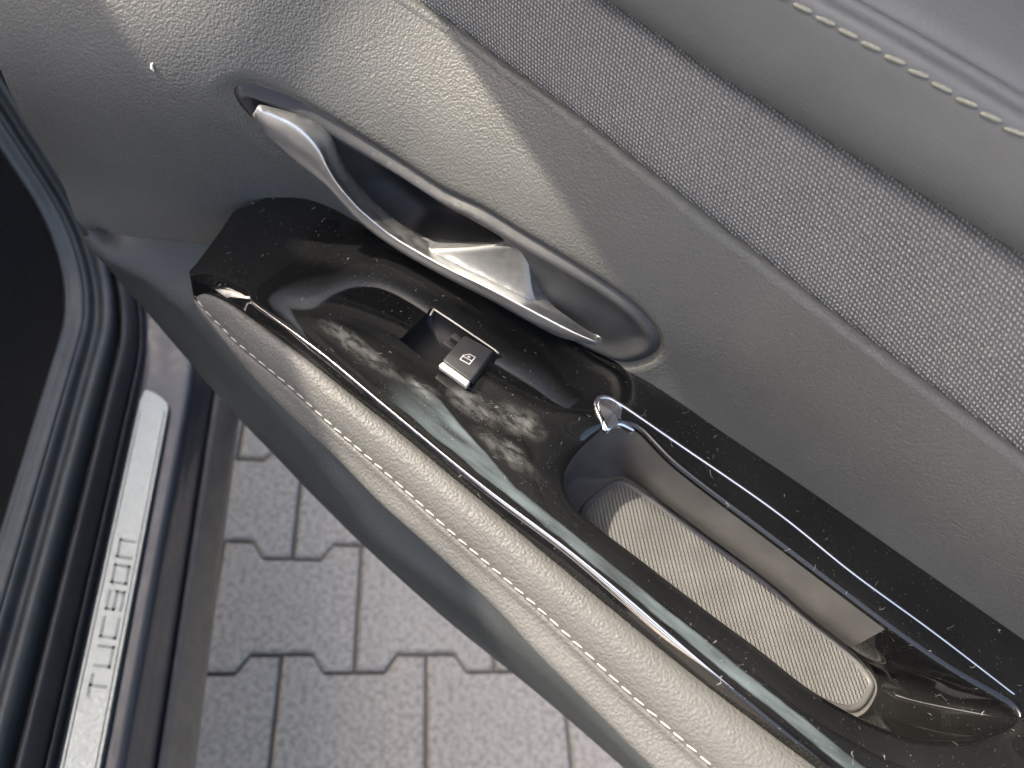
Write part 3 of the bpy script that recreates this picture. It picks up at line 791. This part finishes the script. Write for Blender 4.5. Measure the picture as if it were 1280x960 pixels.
def plate3(P):
    db = dist(barline, P, False)
    off = .0002 + .0085 * np.clip(1 - db / .022, 0, 1) ** 1.7 * (1 - .75 * smooth(-.105, -.082, P[:, 0]))
    return np.stack([P[:, 0], yw(P[:, 0], P[:, 1]) - off + .0012 * np.exp(-(dist(pp, P) / .0008) ** 2), P[:, 1]], 1)
sp_ = cdt("handle_plate", pp, [], [], (.003, .0025), plate3, M_plate, door, extra=[offset_poly(pp, q) for q in (.0006, .0014, .0026)])
pe = plate3(pp); pe = np.vstack([pe, pe[:1]])
loft("plate_edge", [pe, pe + np.array([0, .006, 0])], M_plate, sp_)
hd = loft("door_handle", sec, M_satin, door, closed=True, caps=True)

# ------------------------------------------------------------------ gloss black armrest panel with the pull cup opening
f_ridge = curve_x(D['ridge']); f_cush = curve_x(D['cush_top'][2:])
near_x = np.linspace(XR, -.206, 90)
near = np.stack([near_x, np.minimum(f_cush(np.clip(near_x, -.25, .145))[0], .1632)], 1)
left = spline(D['panel_left'][:, :2], 36)
bx = np.linspace(-.249, XR, 90)
back = np.stack([bx, f_back(bx)[0] + .004], 1)
pout = np.vstack([near, left[1:-1], back])
pout = pout[np.r_[True, np.linalg.norm(np.diff(pout, axis=0), axis=1) > 4e-4]]
cup = np.vstack([D['rim_near'][:, :2], D['rim_far'][:, :2]])
cup = spline(cup, 240, True)
for _ in range(3): cup = .25 * np.roll(cup, 1, 0) + .5 * cup + .25 * np.roll(cup, -1, 0)
def panel_z(P, lip=True):
    x, y = P[:, 0], P[:, 1]
    yb, zb = f_back(np.clip(x, -.2489, XR))
    y1 = np.minimum(.206, yb - .036)
    s = np.clip((y - y1) / (yb - y1), 0, 1.15)
    z = np.clip(zb, .0, .008) * s ** 1.3
    yr = f_ridge(np.clip(x, -.198, .1425))[0]
    fade = smooth(-.240, -.180, x)
    z = z - np.clip(yr - y, 0, .02) * 1.9 * fade
    z = z + .0010 * np.exp(-((y - yr - .001) / .0016) ** 2) * fade * (1 - .8 * smooth(.0, .06, x))
    if lip:
        d = dist(cup, P)
        far = smooth(.216, .236, y)
        Rr = .018 + (.0034 - .018) * far
        Hh = .0095 + (.0034 - .0095) * far
        t = 1 - np.clip(d / Rr, 0, 1)
        z = z - Hh * (1 - np.sqrt(np.clip(1 - t * t, 0, 1)))
    return z
ridge_x = np.linspace(-.205, XR - .002, 110)
def rl(o): return np.stack([ridge_x, f_ridge(np.clip(ridge_x, -.198, .1425))[0] + o], 1)
# opening for the window switch
sw_c = np.array([-.118, .2125]); 
sw_hole = np.array([[-.1405, .2275], [-.1415, .2245], [-.1395, .2020], [-.1365, .2000], [-.0985, .2000], [-.0960, .2015], [-.0975, .2270], [-.0995, .2290]])
sw_hole = spline(sw_hole, 60, True)
crs = [offset_poly(cup, -q) for q in (.0003, .0008, .0016, .003, .0048, .0066, .0079, .0085, .010, .0135, .017)]
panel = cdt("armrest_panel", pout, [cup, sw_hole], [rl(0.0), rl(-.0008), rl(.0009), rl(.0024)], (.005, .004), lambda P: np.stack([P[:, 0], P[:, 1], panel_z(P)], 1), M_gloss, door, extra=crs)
# slim metal strip standing in for the reflection on the gloss crease
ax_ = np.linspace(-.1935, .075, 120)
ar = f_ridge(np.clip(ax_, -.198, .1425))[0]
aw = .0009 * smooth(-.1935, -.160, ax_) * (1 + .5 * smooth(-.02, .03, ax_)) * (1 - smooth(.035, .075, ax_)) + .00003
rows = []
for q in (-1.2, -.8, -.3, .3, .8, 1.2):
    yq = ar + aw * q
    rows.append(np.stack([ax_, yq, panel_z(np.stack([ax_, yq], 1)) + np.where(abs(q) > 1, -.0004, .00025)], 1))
loft("accent_strip", rows, M_highlight, door)
# gloss highlight along the rail by the pull cup, built as a bright tube
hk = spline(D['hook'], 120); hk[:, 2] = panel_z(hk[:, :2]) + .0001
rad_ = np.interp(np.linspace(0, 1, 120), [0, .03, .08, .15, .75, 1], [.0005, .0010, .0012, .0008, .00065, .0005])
tube("rail_edge", hk, rad_, M_highlight, door, 8)
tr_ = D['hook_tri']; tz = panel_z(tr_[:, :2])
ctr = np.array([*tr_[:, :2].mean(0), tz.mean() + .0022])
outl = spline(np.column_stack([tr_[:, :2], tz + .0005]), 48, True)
loft("rail_hook", [np.vstack([r, r[:1]]) for r in (outl - np.array([0, 0, .003]), outl, outl * .8 + ctr * .2, outl * .5 + ctr * .5, outl * .05 + ctr * .95)], M_highlight, door)  # reflections on the gloss rail nose, put in as a bright metal patch
# lower skirt of the panel so that its rim has thickness
rim = np.stack([pout[:, 0], pout[:, 1], panel_z(pout)], 1)
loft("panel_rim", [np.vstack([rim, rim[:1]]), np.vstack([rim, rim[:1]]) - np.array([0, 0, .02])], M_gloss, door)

# pull cup: walls and floor
cz_ = panel_z(cup)
matp = spline(D['mat'][:, :2], 200, True)
for _ in range(4): matp = .25 * np.roll(matp, 1, 0) + .5 * matp + .25 * np.roll(matp, -1, 0)
FZ = -.0485
floor_ = offset_poly(matp, -.0022)
# match each rim point to the floor outline along a common angle-like parameter
def resample_closed(P, n, start):
    d0 = int(np.argmin(np.linalg.norm(P - start, axis=1))); P = np.roll(P, -d0, axis=0)
    Q = np.vstack([P, P[:1]]); d = np.r_[0, np.cumsum(np.linalg.norm(np.diff(Q, axis=0), axis=1))]
    s = np.linspace(0, d[-1], n, endpoint=False)
    return np.stack([np.interp(s, d, Q[:, i]) for i in range(2)], 1)
def ccw(P):
    a = np.sum(P[:, 0] * np.roll(P[:, 1], -1) - np.roll(P[:, 0], -1) * P[:, 1]); return P if a > 0 else P[::-1]
cupc = ccw(cup)
keyr = [np.array(v) for v in ((-.036, .212), (-.020, .1895), (.120, .1905), (.1838, .2335), (.120, .2325), (-.022, .2405))]
keyf = [np.array(v) for v in ((-.0235, .226), (-.012, .206), (.135, .214), (.1470, .232), (.125, .2475), (-.012, .2485))]
def split(P, keys, per):
    idx = [int(np.argmin(np.linalg.norm(P - k, axis=1))) for k in keys]
    out = []
    for a, b in zip(idx, idx[1:] + idx[:1]):
        seg = P[a:b+1] if b > a else np.vstack([P[a:], P[:b+1]])
        d = np.r_[0, np.cumsum(np.linalg.norm(np.diff(seg, axis=0), axis=1))]
        s = np.linspace(0, d[-1], per, endpoint=False)
        out.append(np.stack([np.interp(s, d, seg[:, i]) for i in range(2)], 1))
    return np.vstack(out)
ring_r = split(cupc, keyr, 40); ring_f = split(ccw(floor_), keyf, 40)
rz = panel_z(ring_r)
rows = []
back_w = smooth(.225, .236, ring_r[:, 1])
endw = smooth(.125, .165, ring_r[:, 0])
for t in np.linspace(0, 1, 26):
    # wall falls steeply, then a fillet runs into the floor
    zf = 1 - (1 - t) ** 1.25 if t < 1 else 1.0
    inw = np.clip((t - .62) / .38, 0, 1) ** 2
    lin = t ** 1.2
    k_side = .25 * t + .75 * inw
    k_back = .10 * smooth(.0, .55, t) * 0 + smooth(.22, .92, t)
    k_end = lin
    k = (k_side * (1 - back_w) + k_back * back_w) * (1 - endw) + k_end * endw
    xy = ring_r + (ring_f - ring_r) * k[:, None]
    z = rz + (FZ - rz) * (np.sin(t * math.pi / 2) ** .95 * (1 - endw) + t ** 1.0 * endw)
    rows.append(np.column_stack([xy, z]))
n = len(ring_r)
def part_rows(mask_lo, mask_hi):
    return [np.array([r[i % n] for i in range(mask_lo, mask_hi + 1)]) for r in rows]
i_end0, i_end1 = 2 * 40 + 6, 4 * 40 + 0
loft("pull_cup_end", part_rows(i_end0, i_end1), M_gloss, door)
cupo = loft("pull_cup", part_rows(i_end1, i_end0 + n), M_cup, door)
fl = ring_f
mesh("pull_cup_floor", [(x, y, FZ) for x, y in fl], [tuple(range(len(fl)))], M_cup, cupo, smooth_=False)
# rubber mat with a raised border
mring = resample_closed(ccw(matp), 160, np.array([.0, .207]))
mr = []
for q, h in ((0.0, .0002), (.0002, .0016), (.0010, .0024), (.0022, .0024), (.0030, .0016), (.0034, .0013)):
    o_ = offset_poly(mring, q); mr.append(np.column_stack([o_, np.full(len(o_), FZ + h)]))
mb = loft("rubber_mat", [np.vstack([r, r[:1]]) for r in mr], plain("mat_border_rubber", (.075, .075, .075), .5), door)
inner = offset_poly(mring, .0034)
cdt("mat_field", inner, [], [], (.006, .005), lambda P: np.column_stack([P, np.full(len(P), FZ + .0013)]), M_rubber, mb)

# ------------------------------------------------------------------ window switch
sh = np.column_stack([sw_hole, panel_z(sw_hole)])
loft("switch_recess", [np.vstack([sh, sh[:1]]), np.vstack([sh, sh[:1]]) - np.array([0, 0, .010])] + [np.vstack([c, c[:1]]) for c in [sh * .3 + sh.mean(0) * .7 - np.array([0, 0, .0105]), sh * .01 + sh.mean(0) * .99 - np.array([0, 0, .0105])]], M_bowl, door)
fr = spline(D['sw_frame'], 40)
fr[:, 2] = panel_z(fr[:, :2]) + .0004
tube("switch_frame_edge", fr, .00045, M_silver, door)
tq = D['sw_top']
p0, p1, p2, p3 = tq
p0 = p0 + np.array([0, 0, .002]); p1 = p1 + np.array([0, 0, .002])
th = np.array([0, .001, -.0075])
V = [p0, p1, p2, p3, p0 + th, p1 + th, p2 + th + np.array([0, .003, 0]), p3 + th + np.array([0, .003, 0])]
swo = bevelled("window_switch", V, BOX, M_bezel, door, .0014, 4)
f0, f1 = D['sw_front']
V = [p3 + np.array([.0006, .0003, -.0006]), p2 + np.array([-.0006, .0003, -.0006]), p2 + np.array([-.0004, -.0028, -.0016]), p3 + np.array([.0004, -.0028, -.0016])]
V += [v + np.array([0, .0012, -.0040]) for v in V]
bevelled("switch_lip", V, BOX, M_silver, swo, .0007, 3)
# pivot arms at the side of the rocker
for (x, y, z) in ((-.1195, .2215, .0012), (-.1195, .2150, .0016)):
    V = [(x - .0035, y - .0018, z), (x + .0030, y - .0018, z), (x + .0030, y + .0018, z), (x - .0035, y + .0018, z)]
    V += [(a, b, c - .005) for a, b, c in V]
    bevelled("switch_pivot", V, BOX, M_bezel, swo, .0006, 2)
# window symbol printed on the rocker: local frame of the top face
ex = (p1 - p0) / np.linalg.norm(p1 - p0); ey_ = (p0 - p3) / np.linalg.norm(p0 - p3); en = np.cross(ex, ey_); en /= np.linalg.norm(en)
ic = (p0 + p1 + p2 + p3) / 4 - ey_ * .0015 + ex * .0005
def ip(a, b): return ic + ex * a + ey_ * b + en * .00012
def strokes(name, segs, wd, parent):
    V = []; F = []
    for (a, b) in segs:
        a = np.array(a); b = np.array(b); d = (b - a) / np.linalg.norm(b - a); nn = np.array([-d[1], d[0]]) * wd * .5
        a = a - d * wd * .5; b = b + d * wd * .5
        base = len(V)
        for h in (0, .00006):
            for q in (a - nn, b - nn, b + nn, a + nn): V.append(ip(*q) + en * h)
        F += [tuple(base + i for i in f) for f in BOX]
    return mesh(name, V, F, M_white, parent, smooth_=False)
k_ = .0026
strokes("switch_symbol", [((-k_, -k_*1.2), (k_, -k_*1.2)), ((k_, -k_*1.2), (k_, k_*1.2)), ((k_, k_*1.2), (-k_*.2, k_*1.2)), ((-k_*.2, k_*1.2), (-k_, k_*.2)), ((-k_, k_*.2), (-k_, -k_*1.2)), ((-k_, -.0003), (k_, -.0003)), ((0, .0006), (0, .0018)), ((-.0006, .0012), (.0006, .0012))], .00045, swo)

# fine moulded lines beside the switch
for key in ('line1', 'line2'):
    ln = spline(D[key], 40); ln[:, 2] = panel_z(ln[:, :2]) + .00005
    tube("moulded_line", ln, .00028, M_gloss, door, seg=6)

# ------------------------------------------------------------------ armrest cushion
f_st = curve_x(D['stitch']); f_cb = curve_x(D['cush_bot'])
cx = np.r_[np.linspace(-.2365, -.19, 24), np.linspace(-.188, XR, 100)]
ct_y = np.where(cx < -.206, pchip(D['cush_top'][:, 0], D['cush_top'][:, 1], cx), np.minimum(f_cush(np.clip(cx, -.25, .145))[0], .1632)) + .0006
ct_z = pchip(D['cush_top'][:, 0], D['cush_top'][:, 2], np.clip(cx, -.2368, .143))
st_y, st_z = f_st(np.clip(cx, -.2354, .114)); cb_y, cb_z = f_cb(np.clip(cx, -.240, .109))
st_y = st_y - np.clip(cx - .114, 0, 1) * .04; cb_y = cb_y - np.clip(cx - .109, 0, 1) * .07
tip = smooth(-.2375, -.205, cx)
bw = np.clip(ct_y - st_y, .0004, .1)
top_rows = [(ct_y + .003, ct_z - .006), (ct_y + .0006, ct_z - .0012), (ct_y - bw*.06, ct_z + .0010 * tip), (ct_y - bw*.30, ct_z + .0026 * tip), (ct_y - bw*.62, ct_z * .72 + st_z * .28 + .0040 * tip), (ct_y - bw*.88, ct_z * .30 + st_z * .70 + .0030 * tip), (st_y + .0004, st_z + .0006)]
A = np.array([np.stack([cx, a, b], 1) for a, b in top_rows]); A = np.array([spline(A[:, k], 30) for k in range(A.shape[1])]).transpose(1, 0, 2)
cushion = loft("armrest_cushion", A, M_soft, door)
side_rows = [(st_y + .0022, st_z - .0018), (st_y + .0006, st_z - .0010), (st_y - .0004, st_z - .0022), (st_y - .0014 * tip, st_z * .66 + cb_z * .34), (cb_y * .75 + st_y * .25 - .0014 * tip, st_z * .30 + cb_z * .70), (cb_y, cb_z), (cb_y + .006, cb_z - .004), (cb_y + .02, cb_z - .004)]
A = np.array([np.stack([cx, a, b], 1) for a, b in side_rows]); A = np.array([spline(A[:, k], 30) for k in range(A.shape[1])]).transpose(1, 0, 2)
loft("cushion_side", A, M_soft, cushion)
sx = np.linspace(-.234, .20, 200)
gy, gz = f_st(np.clip(sx, -.2354, .114)); gy = gy - np.clip(sx - .114, 0, 1) * .04
stitches(np.stack([sx, gy + .0009, gz + .0012], 1), (0, -.45, .9), .0067, stitch_mesh("stitch", .0051, .0009, .0009, M_thread), cushion, .0006, .10)

# ------------------------------------------------------------------ lower trim of the door
f_lr = curve_x(D['lower_ridge']); f_ls = curve_x(D['lower_sil'][3:])
lx = np.linspace(-.3235, XR, 120)
lb = D['ledge_back']
lb_y = np.where(lx < -.26, np.interp(lx, lb[:, 0], lb[:, 1]), np.interp(lx, [-.26, -.22, .3], [.196, .190, .185])) + .006
lb_z = np.where(lx < -.26, np.interp(lx, lb[:, 0], lb[:, 2]), np.interp(lx, [-.26, -.22, -.1, .3], [-.0196, -.035, -.062, -.065]))
lr_y, lr_z = f_lr(np.clip(lx, -.3226, .1263))
ls_x = lx.copy()
lsc = D['lower_sil']
pl_ = spline(lsc, 120); plr = spline(np.column_stack([lx, lr_y, lr_z]), 120); pb = np.column_stack([lx, lb_y, lb_z])
# arc-length correspondence between the three long edges, extended past the frame
ext = np.array([XR, .155, -.15]); pl_ = spline(np.vstack([lsc, ext]), 120)
mid = (pb + plr) / 2 + np.array([0, .001, -.003]) + smooth(-.22, -.12, lx)[:, None] * np.array([0, .012, .0]); m2 = (plr * .5 + pl_ * .5) + np.array([0, -.004, .003])
rows = [pb + np.array([0, .004, .004]), pb, mid, plr + np.array([0, .003, .0006]), plr, plr + np.array([0, -.0005, -.004]), m2, pl_ + np.array([0, -.001, .006]), pl_, pl_ + np.array([0, .010, -.010]), pl_ + np.array([0, .05, -.06]), pl_ + np.array([0, .16, -.30])]
A = np.array(rows); A = np.array([spline(A[:, k], 60) for k in range(A.shape[1])]).transpose(1, 0, 2)
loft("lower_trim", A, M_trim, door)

# ------------------------------------------------------------------ outer skin, window frame and glass (above and behind the frame)
ox = np.linspace(-.42, XR + .1, 40)
osk = [(.336, .196), (.350, .190), (.372, .12), (.388, 0), (.392, -.15), (.380, -.35), (.355, -.47), (.31, -.485)]
loft("outer_skin", [np.stack([ox, np.full(40, a), np.full(40, b)], 1) for a, b in osk], M_paint, door)
XF = -.505
def gy_(z): return .347 - .665 * (z - .20)
def bar(name, a, b, w_, t_, material, parent):
    a = Vector(a); b = Vector(b); d = (b - a).normalized(); s = d.cross(Vector((0, 1, .5))).normalized(); q = s.cross(d)
    V = [p + s * i * w_ + q * j * t_ for p in (a, b) for i, j in ((-1, -1), (1, -1), (1, 1), (-1, 1))]
    return bevelled(name, V, BOX, material, parent, .006)
wf = bar("window_frame", (XF, gy_(.205) + .02, .205), (XF, gy_(.72), .72), .018, .012, M_paint, door)
tube("top_rail", spline([(-.815, -.105, .72), (-.765, -.065, .72), (-.71, -.038, .72), (-.65, -.020, .72), (-.58, -.007, .72), (-.45, -.001, .72), (0, -.001, .72), (XR + .1, -.001, .72)], 40), .020, M_paint, wf, 10)  # unseen top rail, curved and run past the door to cast the shadow edge
bar("rear_post", (XR + .1, gy_(.205) + .02, .205), (XR + .1, gy_(.72), .72), .018, .012, M_paint, wf)
V = [(XF + .01, gy_(.19), .19), (XR + .09, gy_(.19), .19), (XR + .09, gy_(.71), .71), (XF + .01, gy_(.71), .71)]
V += [(a, b + .004, c + .002) for a, b, c in V]
mesh("window_glass", V, BOX, M_glass, door, smooth_=False)

# ------------------------------------------------------------------ a bit of lint stuck to the grain
lp = spline(D['speck'], 8); lp[:, 1] -= .0006
li = tube("lint", lp, [.0003, .0006, .0007, .0006, .0008, .0006, .0005, .0002], M_lint, None, 6)
tag(li, "tiny white speck of lint on the shaded grey door panel", "lint")
